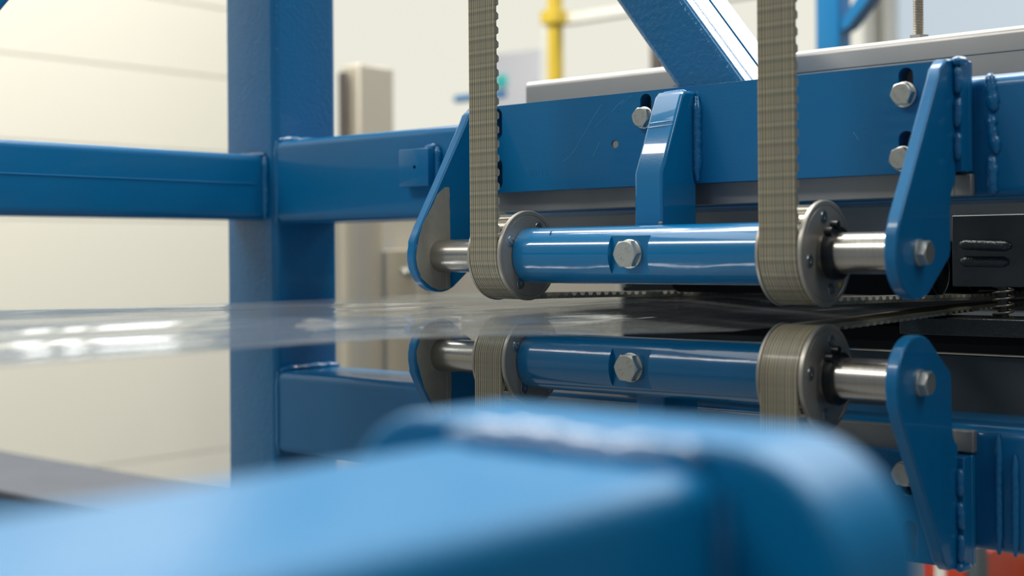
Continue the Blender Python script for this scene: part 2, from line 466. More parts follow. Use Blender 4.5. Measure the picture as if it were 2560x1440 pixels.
# knee strut between side rail and post
k0, k1 = at(0, 33, x=-1.016), at(28, 0, x=-1.016)
sl = (k1.z - k0.z) / (k1.y - k0.y)
zf = lambda y: k0.z + sl * (y - k0.y)
ya_, yb_ = k0.y - (k0.z - 0.094) / sl, YB + 0.001
part('knee_strut', MB().prism([(ya_, 0.094), (yb_, zf(yb_)), (yb_, zf(yb_) + 0.07), (ya_ - 0.07 / sl, 0.094)], 'x', -1.061, -1.016), 'paint', fr, bevel=0.004)
# drilled mounting tab on the left of the upper beam
tb = part('mounting_tab', MB().box(-0.8235, -0.7885, YB - 0.012, YB + 0.002, 0.0572, 0.0890), 'paint', fr, bevel=0.0012)
cut(tb, [MB().lathe([(-0.02, 0.0016), (0.02, 0.0016)], 'y', (-0.8045, YB - 0.008, 0.0735), 16)])
weld((-0.787, YB - 0.002, 0.060), (-0.787, YB - 0.002, 0.0905), 0.0042, 9, parent=fr)
weld((-0.800, YB - 0.003, 0.0895), (-0.788, YB - 0.003, 0.0905), 0.0035, 10, parent=fr)
# weld scars where the plates meet the beams
for q in range(3):
    weld((XR + 0.016 + 0.002 * (q % 2), YB - 0.0002, 0.084 - 0.025 * q), (XR + 0.014, YB - 0.0002, 0.108 - 0.025 * q), 0.0046, 20 + q, parent=fr, wob=0.45)
for q in range(2):
    weld((XR + 0.018 + 0.010 * q, YB - 0.001, mir(0.108)), (XR + 0.018 + 0.010 * q, YB - 0.001, mir(0.034 + 0.012 * q)), 0.0030, 30 + q, parent=fr, wob=0.2)

# ---------------------------------------------------------------- grey backing plates
bpz0, bpz1 = 0.0335, 0.1180
up = single('backing_plate', MB().box(-0.722, XR - 0.006, YG, YB, bpz0, bpz1).box(XR - 0.0065, XR + 0.0045, YG, YB, bpz0, 0.047), 'greyplate',
            'grey aluminium backing plate behind the upper slotted blue plate', 'plate', (-0.53, YG, bpz0), bevel=0.0008)
lp = single('backing_plate', MB().box(-0.722, XR - 0.006, YG, YB, mir(bpz1), mir(bpz0)).box(XR - 0.0065, XR + 0.0045, YG, YB, mir(0.047), mir(bpz0)), 'greyplate',
            'grey aluminium backing plate behind the lower slotted blue plate', 'plate', (-0.53, YG, mir(bpz1)), bevel=0.0008)

# ---------------------------------------------------------------- roller carriers: slotted plate, arms, gusset, spacer tube
ARM = [(0.802, 0.1165), (0.7885, 0.1150), (0.7800, 0.1085), (0.7765, 0.1015), (0.7397, 0.0430), (0.7260, 0.0215), (0.7200, 0.0105)]
for k in range(13):
    t = math.radians(162 + 150 * k / 12)
    ARM.append((YA + 0.0290 * math.cos(t), ZU + 0.0275 * math.sin(t)))
ARM += [(0.7920, -0.0040), (0.7935, 0.0010), (0.7935, 0.0240), (0.7950, 0.0340), (0.7990, 0.0395), (0.802, 0.0400)]

def slot(x, z0, z1, r=0.0048):
    pr = []
    for k in range(13):
        t = math.pi * k / 12; pr.append((x + r * math.cos(t), z1 + r * math.sin(t)))
    for k in range(13):
        t = math.pi + math.pi * k / 12; pr.append((x + r * math.cos(t), z0 + r * math.sin(t)))
    return MB().prism(pr, 'y', YP - 0.01, YP + 0.03)

def carrier(upper):
    s = (lambda z: z) if upper else mir
    zc = ZU if upper else ZL
    word = 'upper' if upper else 'lower'
    c = thing('roller_carrier', 'blue %s roller carrier: slotted plate with two arms, centre gusset and spacer tube' % word, 'bracket', (-0.53, YP, s(0.048)))
    zr = sorted((s(0.0483), s(0.1165)))
    pl = part('slotted_plate', MB().box(-0.7248, XR + 0.0035, YP, YG, zr[0], zr[1]), 'paint', c)
    part('plate_end', MB().box(XR - 0.0055, XR + 0.0035, YG, YB - 0.0001, zr[0], zr[1]), 'paint_gloss', c, bevel=0.001)
    cs = []
    for x, z in ((-0.5645, 0.1035), (-0.3672, 0.1035), (-0.3672, 0.0640), (-0.7065, 0.1035), (-0.7065, 0.0640)):
        a, b = sorted((s(z - 0.008), s(z + 0.006)))
        cs.append(slot(x, a, b))
    cs.append(MB().lathe([(-0.02, 0.0030), (0.0016, 0.0030)], 'y', (-0.5922, YP, s(0.0799)), 20))
    cut(pl, cs)
    part('hole_disc', MB().lathe([(0.0010, 0.0032), (0.0030, 0.0032)], 'y', (-0.5922, YP, s(0.0799)), 20), 'primer', c)  # added pale disc, stands in for the bright grey plate behind the hole
    b = pl.modifiers.new('bevel', 'BEVEL'); b.width = 0.0009; b.segments = 2; b.limit_method = 'ANGLE'; b.angle_limit = math.radians(60)
    for xf in (XL, XR):
        pr = [(y, s(z)) for y, z in ARM]
        part('arm', MB().prism(pr, 'x', xf - 0.008, xf), 'paint', c, bevel=0.0012)
    # bare masked zone on the inner face of the far arm
    rnd = random.Random(3 if upper else 5)
    pts = []
    fl = [(0.7530, 0.0515), (0.7440, 0.0455), (0.7400, 0.0395), (0.7290, 0.0225), (0.7245, 0.0135)]
    for k in range(15):
        t = math.radians(165 + 105 * k / 14); fl.append((YA + (0.0268) * math.cos(t), ZU + 0.0256 * math.sin(t)))
    fl += [(0.7530, -0.0262), (0.7575, -0.0255)]
    for k in range(12): fl.append((0.7575, -0.0255 + 0.0065 * k))
    pts = [(y + rnd.uniform(-0.0006, 0.0006), s(z + rnd.uniform(-0.0006, 0.0006))) for y, z in fl]
    part('bare_patch', MB().prism(pts, 'x', XL - 0.001, XL + 0.00025), 'primer', c, smooth=0, label='unpainted grey patch with torn paint edge')
    part('bare_patch', MB().prism([(0.7531, s(0.0515)), (0.7531, s(-0.0258)), (0.7571, s(-0.0250)), (0.7571, s(0.0515))], 'x', XL - 0.001, XL + 0.0007), 'primer', c, bevel=0.0003)
    # gusset
    g = [(0.7602, 0.0100), (0.7602, 0.0546), (0.7850, 0.1085), (0.7890, 0.1120), (YP + 0.001, 0.1125), (YP + 0.001, 0.0100)]
    gu = part('gusset', MB().prism([(y, s(z)) for y, z in g], 'x', -0.5453, -0.5222), 'paint_gloss', c, bevel=0.0022, segs=3)
    for q, z in enumerate((0.0895, 0.0865)):
        weld((-0.5440, 0.7605 + (z - 0.0546) * 0.46, s(z)), (-0.5235, 0.7605 + (z + 0.001 - 0.0546) * 0.46, s(z + 0.001)), 0.0009, 40 + q, parent=gu, wob=0.3, mat_='paint_gloss')
    weld((-0.5205, YP - 0.001, s(0.050)), (-0.5205, YP - 0.001, s(0.109)), 0.0046, 44, parent=c, wob=0.22)
    weld((-0.5440, YP - 0.008, s(0.1115)), (-0.5240, YP - 0.008, s(0.1115)), 0.0030, 45, parent=c, wob=0.22)
    weld((-0.5455, YP - 0.001, s(0.075)), (-0.5455, YP - 0.001, s(0.108)), 0.0030, 46, parent=c, wob=0.2)
    part('paint_chip', MB().lathe([(-0.0012, 0.001), (0.0012, 0.0016), (0.002, 0.0008)], 'z', (-0.5235, 0.7600, s(0.0192)), 8), 'primer', c)
    # welds of the arms to the plate
    for q in range(3):
        weld((XR + 0.0015, YP - 0.0015, s(0.055 + 0.02 * q)), (XR + 0.0015, YP - 0.0015, s(0.072 + 0.02 * q)), 0.0040, 50 + q, parent=c, wob=0.28)
    weld((XR + 0.0015, YP - 0.006, s(0.1145)), (XR + 0.0030, YP + 0.008, s(0.1155)), 0.0036, 55, parent=c, wob=0.2)
    # spacer tube with a milled flat
    tx0 = -0.6287 + (0 if upper else 0.0035)
    tu = part('spacer_tube', MB().lathe([(tx0, 0.0132), (tx0, 0.0190), (tx0 + 0.0008, 0.0198), (-0.4256, 0.0198), (-0.4248, 0.0190), (-0.4248, 0.0132)], 'x', (0, YA, zc), 72), 'paint_gloss', c)
    cut(tu, [MB().box(-0.5440, -0.5120, YA - 0.03, YA - 0.0152, zc - 0.03, zc + 0.03)])
    if upper:                                    # small ink mark and stamped digits
        n = Vector((0, -math.cos(math.radians(54)), math.sin(math.radians(54))))
        for dz_, mx_ in ((0.0, -0.5990), (0.0019, -0.5982)):
            ring = []
            tn = Vector((0, n.z, -n.y)) * -1
            for k in range(10):
                t = 2 * math.pi * k / 12 + 1.2
                ring.append(Vector((mx_, YA, zc)) + n * 0.0199 + Vector((1, 0, 0)) * (0.0008 * math.cos(t)) - tn * (0.0009 * math.sin(t) - dz_))
            part('ink_mark', MB().tube(ring, 0.00022, 6), 'ink', tu)
        me = text_mb('00118', 0.0075, 0.00012); me.materials.append(M['paint'])
        o = bpy.data.objects.new('stamped_number', me); COL.objects.link(o); o.parent = c
        pp = at(1347, 432, y=YP)
        o.location = (pp.x - c['rel'][0], YP - c['rel'][1] - 0.00002, pp.z - c['rel'][2]); o.rotation_euler = (math.radians(90), 0, 0)
        for pa in ([(1504, 262), (1480, 300), (1455, 345), (1436, 378), (1425, 392), (1408, 404)], [(1520, 286), (1500, 304), (1488, 318)],
                   [(1580, 238), (1565, 252), (1552, 262)], [(1500, 355), (1492, 372), (1483, 390)], [(1530, 280), (1545, 262), (1560, 250)],
                   [(2133, 330), (2140, 340), (2146, 349)]):
            part('scratch', MB().tube([at(*p, y=YP) for p in pa], 0.00022, 5), 'scratch', c)
    return c
car_u = carrier(True)
car_l = carrier(False)

# ---------------------------------------------------------------- shafts
def shaft(zc, word):
    t = thing('roller_shaft', 'turned bright steel %s shaft running between the blue arms' % word, 'shaft', (-0.53, YA, zc))
    part('rod', MB().lathe([(XL - 0.0005, 0.0124), (XR - 0.0075, 0.0124)], 'x', (0, YA, zc), 48), 'shaft', t)
    rg = part('retaining_ring', MB().lathe([(-0.3895, 0.0125), (-0.3895, 0.0162), (-0.3850, 0.0166), (-0.3842, 0.0156), (-0.3842, 0.0125)], 'x', (0, YA, zc), 40), 'black', t)
    a = math.radians(118)
    for s_ in (-1, 1):
        e = a + 0.24 * s_
        part('ring_lug', MB().lathe([(-0.3880, 0.0026), (-0.3835, 0.0026)], 'x', (0, YA + 0.0175 * math.cos(e), zc + 0.0175 * math.sin(e)), 12), 'black', rg)
    return t
shaft(ZU, 'upper'); shaft(ZL, 'lower')

# ---------------------------------------------------------------- pulleys
FR, TIP, ROOT, BO = 0.0323, 0.0296, 0.0270, 0.0316
NT = 19
def pulley(x0, x1, zc, label, ang, mark=False):
    """toothed core between two flanges; x0..x1 core"""
    t = thing('toothed_pulley', label, 'pulley', ((x0 + x1) / 2, YA, zc), 'toothed belt pulleys')
    pr = []
    for k in range(NT):
        for da, r in ((-0.50, ROOT), (-0.22, ROOT), (-0.14, TIP), (0.14, TIP), (0.22, ROOT)):
            th = 2 * math.pi * (k + da) / NT
            pr.append((YA + r * math.cos(th), zc + r * math.sin(th)))
    part('toothed_core', MB().prism(pr, 'x', x0, x1), 'alu', t, smooth=20)
    part('flange', MB().lathe([(x0 - 0.0026, FR - 0.0008), (x0 - 0.0020, FR), (x0 - 0.0004, FR), (x0, FR - 0.0006)], 'x', (0, YA, zc), 72), 'flange', t)
    f = part('flange', MB().lathe([(x1, FR - 0.0006), (x1 + 0.0004, FR), (x1 + 0.0026, FR), (x1 + 0.0031, FR - 0.0006), (x1 + 0.0031, 0.0293), (x1 + 0.0027, 0.0291), (x1 + 0.0027, 0.0289), (x1 + 0.0031, 0.0287), (x1 + 0.0031, 0.0126)], 'x', (0, YA, zc), 72), 'flange', t)
    for k in range(4):
        a = math.radians(ang + 90 * k)
        c = (0, YA + 0.0225 * math.cos(a), zc + 0.0225 * math.sin(a))
        X = x1 + 0.0031
        s_ = part('screw', MB().lathe([(X - 0.001, 0.0036), (X + 0.0001, 0.0038), (X + 0.0005, 0.0034), (X + 0.0006, 0.0016), (X - 0.0012, 0.0014)], 'x', c, 20), 'screw', f)
        part('countersink', MB().lathe([(X - 0.0008, 0.0046), (X + 0.00008, 0.0046), (X + 0.00012, 0.0040)], 'x', c, 20), 'alu', f)
    if mark:
        c = (0, YA + 0.0155, zc - 0.0195)
        part('paint_mark', MB().lathe([(x1 + 0.0030, 0.0019), (x1 + 0.0033, 0.0015)], 'x', c, 9), 'yellow', f, label='yellow paint dot')
    return t
LX0, LX1 = -0.6576, -0.6318
RX0, RX1 = -0.4222, -0.3962
LLX = 0.0035
pulley(LX0, LX1, ZU, 'grey steel pulley at the left end of the upper blue spacer tube', 63)
pulley(RX0, RX1, ZU, 'grey steel pulley right of the upper spacer tube with a yellow dot on its flange', 101, True)
pulley(LX0 + LLX, LX1 + LLX, ZL, 'grey steel pulley at the left end of the lower blue spacer tube, below the film', 60)
pulley(RX0, RX1, ZL, 'grey steel pulley at the right end of the lower blue spacer tube', 80)

# ---------------------------------------------------------------- toothed belts
PITCH = 0.010
def belt(x0, x1, zc, upper, label, phase=0.0):
    s = 1 if upper else -1
    t = thing('toothed_belt', label, 'belt', ((x0 + x1) / 2, YA - BO, zc), 'toothed drive belts')
    # centre path of the outer surface: (y, z, normal to outside)
    path = []
    L0 = 0.34
    n = 34
    for i in range(n):
        path.append((YA - BO, zc + s * L0 * (1 - i / n), -1.0, 0.0))
    na = 28
    for i in range(na + 1):
        a = math.pi + (math.pi / 2) * i / na
        path.append((YA + BO * math.cos(a), zc + s * BO * math.sin(a), math.cos(a), s * math.sin(a)))
    ze = zc - s * BO
    y1, z1 = 1.02, ZM + s * 0.0018
    for i in range(1, 13):
        q = i / 12
        path.append((YA + (y1 - YA) * q, ze + (z1 - ze) * (q * q * (3 - 2 * q) * 0.5 + q * 0.5), 0.0, -s * 1.0))
    for i in range(1, 6):
        path.append((y1 + 0.06 * i, z1, 0.0, -s * 1.0))
    th = 0.0020
    acc = [0.0]
    for i in range(1, len(path)):
        acc.append(acc[-1] + math.hypot(path[i][0] - path[i - 1][0], path[i][1] - path[i - 1][1]))
    vs = []; fs = []; uvs = []
    for (y, z, ny, nz), d in zip(path, acc):
        for (x, k) in ((x0, 0), (x1, 0), (x1, th), (x0, th)):
            vs.append((x - (x0 + x1) / 2, y - ny * k - (YA - BO), z - nz * k - zc))
            uvs.append(((x - x0) / (x1 - x0), d / PITCH + phase))
    for i in range(len(path) - 1):
        a = 4 * i
        for k in range(4):
            fs.append((a + k, a + (k + 1) % 4, a + 4 + (k + 1) % 4, a + 4 + k))
    fs.append((0, 1, 2, 3)); e = 4 * (len(path) - 1); fs.append((e, e + 1, e + 2, e + 3))
    me = bpy.data.meshes.new('belt_back'); me.from_pydata(vs, [], fs)
    bm = bmesh.new(); bm.from_mesh(me); bmesh.ops.recalc_face_normals(bm, faces=bm.faces); bm.to_mesh(me); bm.free()
    ul = me.uv_layers.new(name='UVMap')
    for lp_ in me.loops: ul.data[lp_.index].uv = uvs[lp_.vertex_index]
    for p in me.polygons: p.use_smooth = True
    me.set_sharp_from_angle(angle=math.radians(40))
    me.materials.append(M['belt'] if upper else M['beltplain'])
    o = bpy.data.objects.new('belt_back', me); COL.objects.link(o); o.parent = t
    # teeth, one object each
    w = x1 - x0
    tm = MB().prism([(-0.0033, 0.0), (-0.0017, 0.0025), (0.0017, 0.0025), (0.0033, 0.0)], 'x', -w / 2, w / 2).mesh('tooth', smooth=0)
    tm.materials.append(M['tooth'])
    d = (1.43 - phase) % 1.0 * PITCH
    while d < acc[-1] - 0.005:
        i = max(j for j in range(len(acc)) if acc[j] <= d)
        q = (d - acc[i]) / (acc[i + 1] - acc[i])
        y, z, ny, nz = (path[i][c] + (path[i + 1][c] - path[i][c]) * q for c in range(4))
        l = math.hypot(ny, nz); ny /= l; nz /= l
        ty, tz = path[i + 1][0] - path[i][0], path[i + 1][1] - path[i][1]
        l = math.hypot(ty, tz); ty /= l; tz /= l
        nn = Vector((0, -ny, -nz)); tt = Vector((0, ty, tz)); nn = (nn - tt * nn.dot(tt)).normalized()
        b = bpy.data.objects.new('tooth', tm); COL.objects.link(b); b.parent = t
        R = Matrix(((1, 0, 0), (0, tt.y, nn.y), (0, tt.z, nn.z))).to_4x4()
        R.translation = Vector((0, y - ny * (th - 0.0003) - (YA - BO), z - nz * (th - 0.0003) - zc))
        b.matrix_local = R
        d += PITCH
    return t
G = 0.0003
belt(LX0 + G, LX1 - G - 0.0004, ZU, True, 'beige ribbed toothed belt hanging in front of the left arm down to the upper pulley', 0.30)
belt(RX0 + G, RX1 - G - 0.0004, ZU, True, 'beige ribbed toothed belt hanging beside the slanted brace down to the upper pulley', 0.55)
belt(LX0 + LLX + G, LX1 + LLX - G - 0.0004, ZL, False, 'grey striped toothed belt coming up to the lower pulley beside the bare-patched arm', 0.1)
belt(RX0 + G, RX1 - G - 0.0004, ZL, False, 'grey striped toothed belt coming up to the lower pulley with the black retaining ring', 0.4)

# ---------------------------------------------------------------- hexagon bolts
TXT = {}
def bolt(loc, axis, af, hh, wr, rot, label, text=('8.8', 'MGH'), group=None):
    """head pointing along axis ('-y' or '+x'); loc on the surface it is screwed to"""
    t = thing('hex_bolt', label, 'bolt', loc, group)
    zv = Vector((0, -1, 0)) if axis == '-y' else Vector((1, 0, 0))
    yv = Vector((0, 0, 1)); xv = yv.cross(zv)
    mw = Matrix((xv, yv, zv)).transposed().to_4x4(); mw.translation = Vector((loc[0], loc[1], loc[2] + H))
    t.matrix_world = mw
    local('washer', MB().lathe([(-0.0002, wr - 0.0002), (0.0, wr), (0.0015, wr), (0.0017, wr - 0.0003), (0.0017, wr * 0.5)], 'z', (0, 0, 0), 36), 'zinc', t)
    r = af / 2 / math.cos(math.pi / 6)
    mb = MB()
    n = 36
    top = 0.0016 + hh
    def hexr(a): return (af / 2) / math.cos(((a + math.pi / 6) % (math.pi / 3)) - math.pi / 6)
    rings = []
    base = 0
    for z_, mode in ((0.0014, 'hex'), (top - 0.0014, 'hexlow'), (top, 'circ')):
        for k in range(n):
            a = 2 * math.pi * k / n
            R = hexr(a)
            if mode == 'circ': R = af / 2 * 0.96; z2 = z_
            elif mode == 'hexlow': z2 = top - 0.0003 - (R - af / 2) * 0.62
            else: z2 = z_
            b = a + rot + math.pi / 2
            mb.v.append(Vector((R * math.cos(b), R * math.sin(b), z2)))
    for j in range(2):
        for k in range(n):
            a, b = j * n + k, j * n + (k + 1) % n
            mb.f.append((a, b, b + n, a + n))
    mb.f.append(tuple(range(n))[::-1]); mb.f.append(tuple(range(2 * n, 3 * n)))
    hd = local('head', mb, 'zinc', t, smooth=25)
    for body, oy in ((text[0], 0.24), (text[1], -0.26)):
        if not body: continue
        key = (body, round(af, 4))
        if key not in TXT:
            me = text_mb(body, af * 0.27, 0.00018); me.materials.append(M['zinc']); TXT[key] = me
        o = bpy.data.objects.new('marking', TXT[key]); COL.objects.link(o); o.parent = hd
        ta = rot - math.radians(50)
        o.location = (-af * oy * math.sin(ta), af * oy * math.cos(ta), top); o.rotation_euler = (0, 0, ta)
    return t
FLAT = YA - 0.0152
bolt((-0.5285, FLAT, ZU + 0.0006), '-y', 0.0168, 0.0060, 0.0097, math.radians(2), 'large zinc hex bolt in the milled flat of the upper spacer tube', ('8.8', 'HV'))
bolt((-0.5285, FLAT, ZL + 0.0006), '-y', 0.0168, 0.0060, 0.0097, math.radians(-3), 'large zinc hex bolt in the milled flat of the lower spacer tube', ('8.8', '8.8'))
bolt((-0.5652, YP, 0.0972), '-y', 0.0130, 0.0053, 0.0080, math.radians(-14), 'small zinc hex bolt in the slot beside the upper centre gusset')
bolt((-0.3677, YP, 0.0975), '-y', 0.0130, 0.0053, 0.0080, math.radians(6), 'small zinc hex bolt in the upper slot beside the right-hand upper arm')
bolt((-0.3690, YP, 0.0575), '-y', 0.0130, 0.0053, 0.0080, math.radians(12), 'small zinc hex bolt in the lower slot, half hidden by the right-hand upper arm')
bolt((-0.3690, YP, mir(0.0615)), '-y', 0.0130, 0.0053, 0.0080, math.radians(0), 'small zinc hex bolt half hidden by the right-hand lower arm')
bolt((XR, YA, ZU), '+x', 0.0130, 0.0053, 0.0078, math.radians(8), 'zinc hex bolt on the outer face of the upper right-hand arm', ('', ''))
bolt((XR, YA, ZL), '+x', 0.0130, 0.0053, 0.0078, math.radians(3), 'zinc hex bolt on the outer face of the lower right-hand arm', ('', ''))

# ---------------------------------------------------------------- plastic film (flattened tube)
def film():
    x0, x1, y0, y1 = -0.905, -0.462, -0.25, 1.04
    nx, ny = 200, 80
    rnd = random.Random(11)
    waves = [(rnd.uniform(18, 60), rnd.uniform(0, 6.3), rnd.uniform(-2.0, 2.0), rnd.uniform(0.4, 1.0)) for _ in range(7)]
    waves = [(f * 0.9 + 8, p, l, a * 0.55) for f, p, l, a in waves] + [(68, 0.4, 0.6, 1.25), (91, 2.0, -0.7, 0.5)]
    mb = MB()
    for layer in (0, 1):
        for j in range(ny + 1):
            y = y0 + (y1 - y0) * j / ny
            grip = min(1.0, max(0.0, abs(y - 0.76) / 0.35)) if y < 0.76 else 0.0
            for i in range(nx + 1):
                u = i / nx
                x = x0 + (x1 + 0.03 * min(1, max(0, (y - 0.40) / 0.3)) - x0) * u - 0.03 * max(0, (y - 0.45)) * (1 - u)
                w = 0.0
                for k, (f, ph, sl, am) in enumerate(waves):
                    w += am * math.sin(f * (x + 0.03 * sl * y) + ph + layer * 1.3 * (k % 3) + sl * y * 1.6)
                w *= (0.0004 + 0.0016 * grip)
                edge = math.sin(math.pi * u) ** 0.5
                th = (0.0018 + 0.0035 * grip) * edge
                sag = min(1, max(0, (x + 0.59) / 0.13)) * min(1, max(0, (y - 0.45) / 0.25)) * 0.0085
                z = ZM - sag + w * edge + (th if layer == 0 else -th)
                mb.v.append(Vector((x, y, z)))
        o = layer * (nx + 1) * (ny + 1)
        for j in range(ny):
            for i in range(nx):
                a = o + j * (nx + 1) + i
                mb.f.append((a, a + 1, a + nx + 2, a + nx + 1))
    return single('plastic_film', mb, 'film', 'clear crinkled plastic film tube running between the upper and lower pulleys', 'film', (-0.68, 0.4, ZM), smooth=180)
film()

# ---------------------------------------------------------------- inside of the machine, behind the rollers
def B(px0, py0, px1, py1, y):
    a, b = at(px0, py0, y=y), at(px1, py1, y=y)
    return a.x, b.x, min(a.z, b.z), max(a.z, b.z)
# pale rail on top, behind the beam
g = thing('guard_rail', 'long brushed aluminium guard rail lying behind the upper blue beam', 'rail', (-0.4, 0.95, 0.10))
part('rail_body', MB().prism(rrect(0.95, 1.01, 0.098, 0.1575, 0.006), 'x', -0.8015, 0.25), 'guard', g)
part('rail_groove', MB().box(-0.64, 0.25, 0.9494, 0.9505, 0.1395, 0.1402), 'greyplate', g)
# channel strip under the beam
single('channel_strip', MB().box(-0.80, 0.20, 0.905, 0.925, 0.0065, 0.0330), 'greyplate', 'grey metal strip running under the upper blue beam', 'strip', (-0.3, 0.905, 0.0065), bevel=0.001)
# dark side plate with two weld beads
p0 = at(2379, 540, y=0.900); p1 = at(2379, 716, y=0.900)
sp_ = thing('side_plate', 'dark steel side plate with two thick parallel weld beads', 'plate', (p0.x + 0.2, 0.900, p1.z))
part('plate', MB().box(p0.x, p0.x + 0.45, 0.900, 0.915, p1.z, 0.0240), 'darksteel', sp_, bevel=0.0008)
for (a, b, q) in (((2400, 611), (2528, 616), 1), ((2402, 654), (2522, 655), 2)):
    A, Bp = at(*a, y=0.900), at(*b, y=0.900)
    n = 40
    pts = [A.lerp(Bp, i / n) for i in range(n + 1)]
    rad = [0.0036 * min(1, 0.5 + 5 * (i / n), 0.5 + 5 * (1 - i / n)) * (1 + 0.06 * math.sin(i * 2.4)) for i in range(n + 1)]
    part('weld_bead', MB().tube(pts, rad, 12), 'darkweld', sp_, smooth=60)
# pressing rollers with thin rims
for px, yy, wh in ((2350, 0.93, 'half hidden behind the tip of the upper right-hand arm'), (2437, 1.0, 'under the weld beads of the side plate'), (2560, 1.08, 'beyond the coil spring')):
    c = at(px, 700, y=yy)
    r = 0.0165
    t = thing('pressing_roller', 'dark roller with a thin rim, ' + wh, 'roller', (c.x, yy, -0.015), 'pressing rollers under the side plate')
    part('drum', MB().lathe([(c.x - 0.22, r), (c.x - 0.001, r), (c.x, r - 0.0006), (c.x, r - 0.0013), (c.x - 0.004, r - 0.0015)], 'x', (0, yy, -0.0155), 40), 'void', t)
    rim = [(c.x, yy + (r - 0.0005) * math.cos(2 * math.pi * i / 40), -0.0155 + (r - 0.0005) * math.sin(2 * math.pi * i / 40)) for i in range(41)]
    part('rim', MB().tube(rim, 0.0005, 6), 'darkweld', t)
# compression spring
c = at(2508, 752, y=0.955)
s_ = thing('compression_spring', 'small dark coil spring standing between the two dark bars', 'spring', (c.x, 0.955, c.z - 0.012))
pts = []
for i in range(150):
    q = i / 149
    a = 2 * math.pi * 5.2 * q
    pts.append((c.x + 0.0066 * math.cos(a), 0.955 + 0.0066 * math.sin(a), c.z - 0.0125 + 0.026 * q))
part('coil', MB().tube(pts, 0.0009, 8), 'thread', s_, smooth=80)
part('guide_pin', MB().lathe([(c.z - 0.0125, 0.0036), (c.z + 0.0135, 0.0036)], 'z', (c.x, 0.955, 0), 16), 'darkweld', s_)
# lower bar and dark guide below the nip
a0 = at(2248, 790, y=0.930)
single('guide_bar', MB().box(a0.x, a0.x + 0.55, 0.930, 0.985, -0.0600, -0.0478), 'darkweld', 'rough sawn dark grey steel bar beneath the coil spring', 'bar', (a0.x + 0.2, 0.93, -0.06), bevel=0.0008)
single('upper_guide', MB().box(-0.92, 0.12, 0.96, 1.18, 0.0000, 0.0060), 'void', 'black guide housing above the belt nip', 'housing', (-0.2, 0.96, 0.0))
single('inner_dark_panel', MB().box(-0.98, 0.40, 1.34, 1.36, -0.105, 0.0900), 'void', 'black panel standing in for the unlit depth of the machine behind the rollers', 'panel', (-0.2, 1.34, -0.105))  # added black sheet that supplies the darkness inside the machine
single('lower_dark_tray', MB().box(-0.74, 0.30, 1.02, 1.33, -0.0720, -0.0600), 'tray', 'dull black tray beneath the belt nip', 'tray', (-0.2, 1.02, -0.072))
single('sheet_partition', MB().box(-0.62, 0.30, 0.955, 0.965, -0.1200, -0.0760), 'slate', 'slate grey sheet partition behind the lower right-hand arm', 'partition', (-0.2, 0.955, -0.12))
# small fasteners hanging inside
for px, py, wh in ((1565, 716, 'beside the edge of the beige housing'), (1700, 716, 'in front of the black stand-in panel')):
    c = at(px, py, y=1.10)
    mb = MB().lathe([(0, 0.0055), (0.009, 0.0055), (0.010, 0.0045)], 'z', (c.x, 1.10, c.z), 6).lathe([(0.0095, 0.004), (0.002 - c.z, 0.004)], 'z', (c.x, 1.10, c.z), 12)
    single('hanging_nut', mb, 'zinc', 'bright nut on a stud under the upper tube, ' + wh, 'nut', (c.x, 1.10, c.z), group='nuts hanging inside the machine')

# ---------------------------------------------------------------- behind on the left: beige housing, bracket, column, carton
a = at(850, 560, y=1.45); b = at(1545, 740, y=1.45)
single('sheet_housing', MB().box(a.x - 0.1, b.x, 1.45, 1.50, -H, 0.075), 'beige', 'beige sheet metal housing seen under the upper beam behind the far arm', 'housing', (-1.2, 1.45, -H), bevel=0.003)
c = at(905, 650, y=1.36)
single('steel_column', MB().lathe([(-H, 0.030), (0.06, 0.030)], 'z', (c.x, 1.36, 0), 40), 'steelcol', 'round satin steel column just right of the blue post', 'column', (c.x, 1.36, -H))
a = at(953, 625, y=1.425); b = at(1045, 738, y=1.425)
k_ = thing('hinge_bracket', 'small grey steel bracket with two bolts beside the far upper arm', 'bracket', (a.x, 1.425, -0.12))
part('bracket_plate', MB().box(a.x, b.x, 1.425, 1.451, -0.20, a.z), 'steelcol', k_, bevel=0.001)
part('bracket_side', MB().box(a.x - 0.012, a.x + 0.004, 1.418, 1.451, -0.20, a.z), 'paint', k_, bevel=0.001)
for px, py, yy in ((940, 682, 1.45), (1022, 680, 1.425)):
    c = at(px, py, y=yy)
    part('bolt_head', MB().lathe([(-0.014, 0.005), (-0.011, 0.007), (0.001, 0.007)], 'y', (c.x, yy, c.z), 6), 'zinc', k_)
c = at(950, 930, y=1.75)
cb = thing('cardboard_box', 'open brown cardboard box standing behind the lower crossbeam', 'box', (c.x, 1.75, -0.55))
part('carton', MB().box(c.x - 0.20, c.x + 0.16, 1.70, 2.05, -0.55, at(950, 888, y=1.70).z), 'card', cb, bevel=0.003)
a_ = at(950, 888, y=1.70).z
part('flap', MB().box(c.x - 0.2, c.x + 0.16, 1.60, 1.70, a_ - 0.004, a_), 'card', cb)
single('box_stand', MB().box(c.x - 0.3, c.x + 0.3, 1.55, 2.15, -H, -0.55), 'slate', 'slate grey cabinet carrying the cardboard box', 'cabinet', (c.x, 1.85, -H), bevel=0.01)

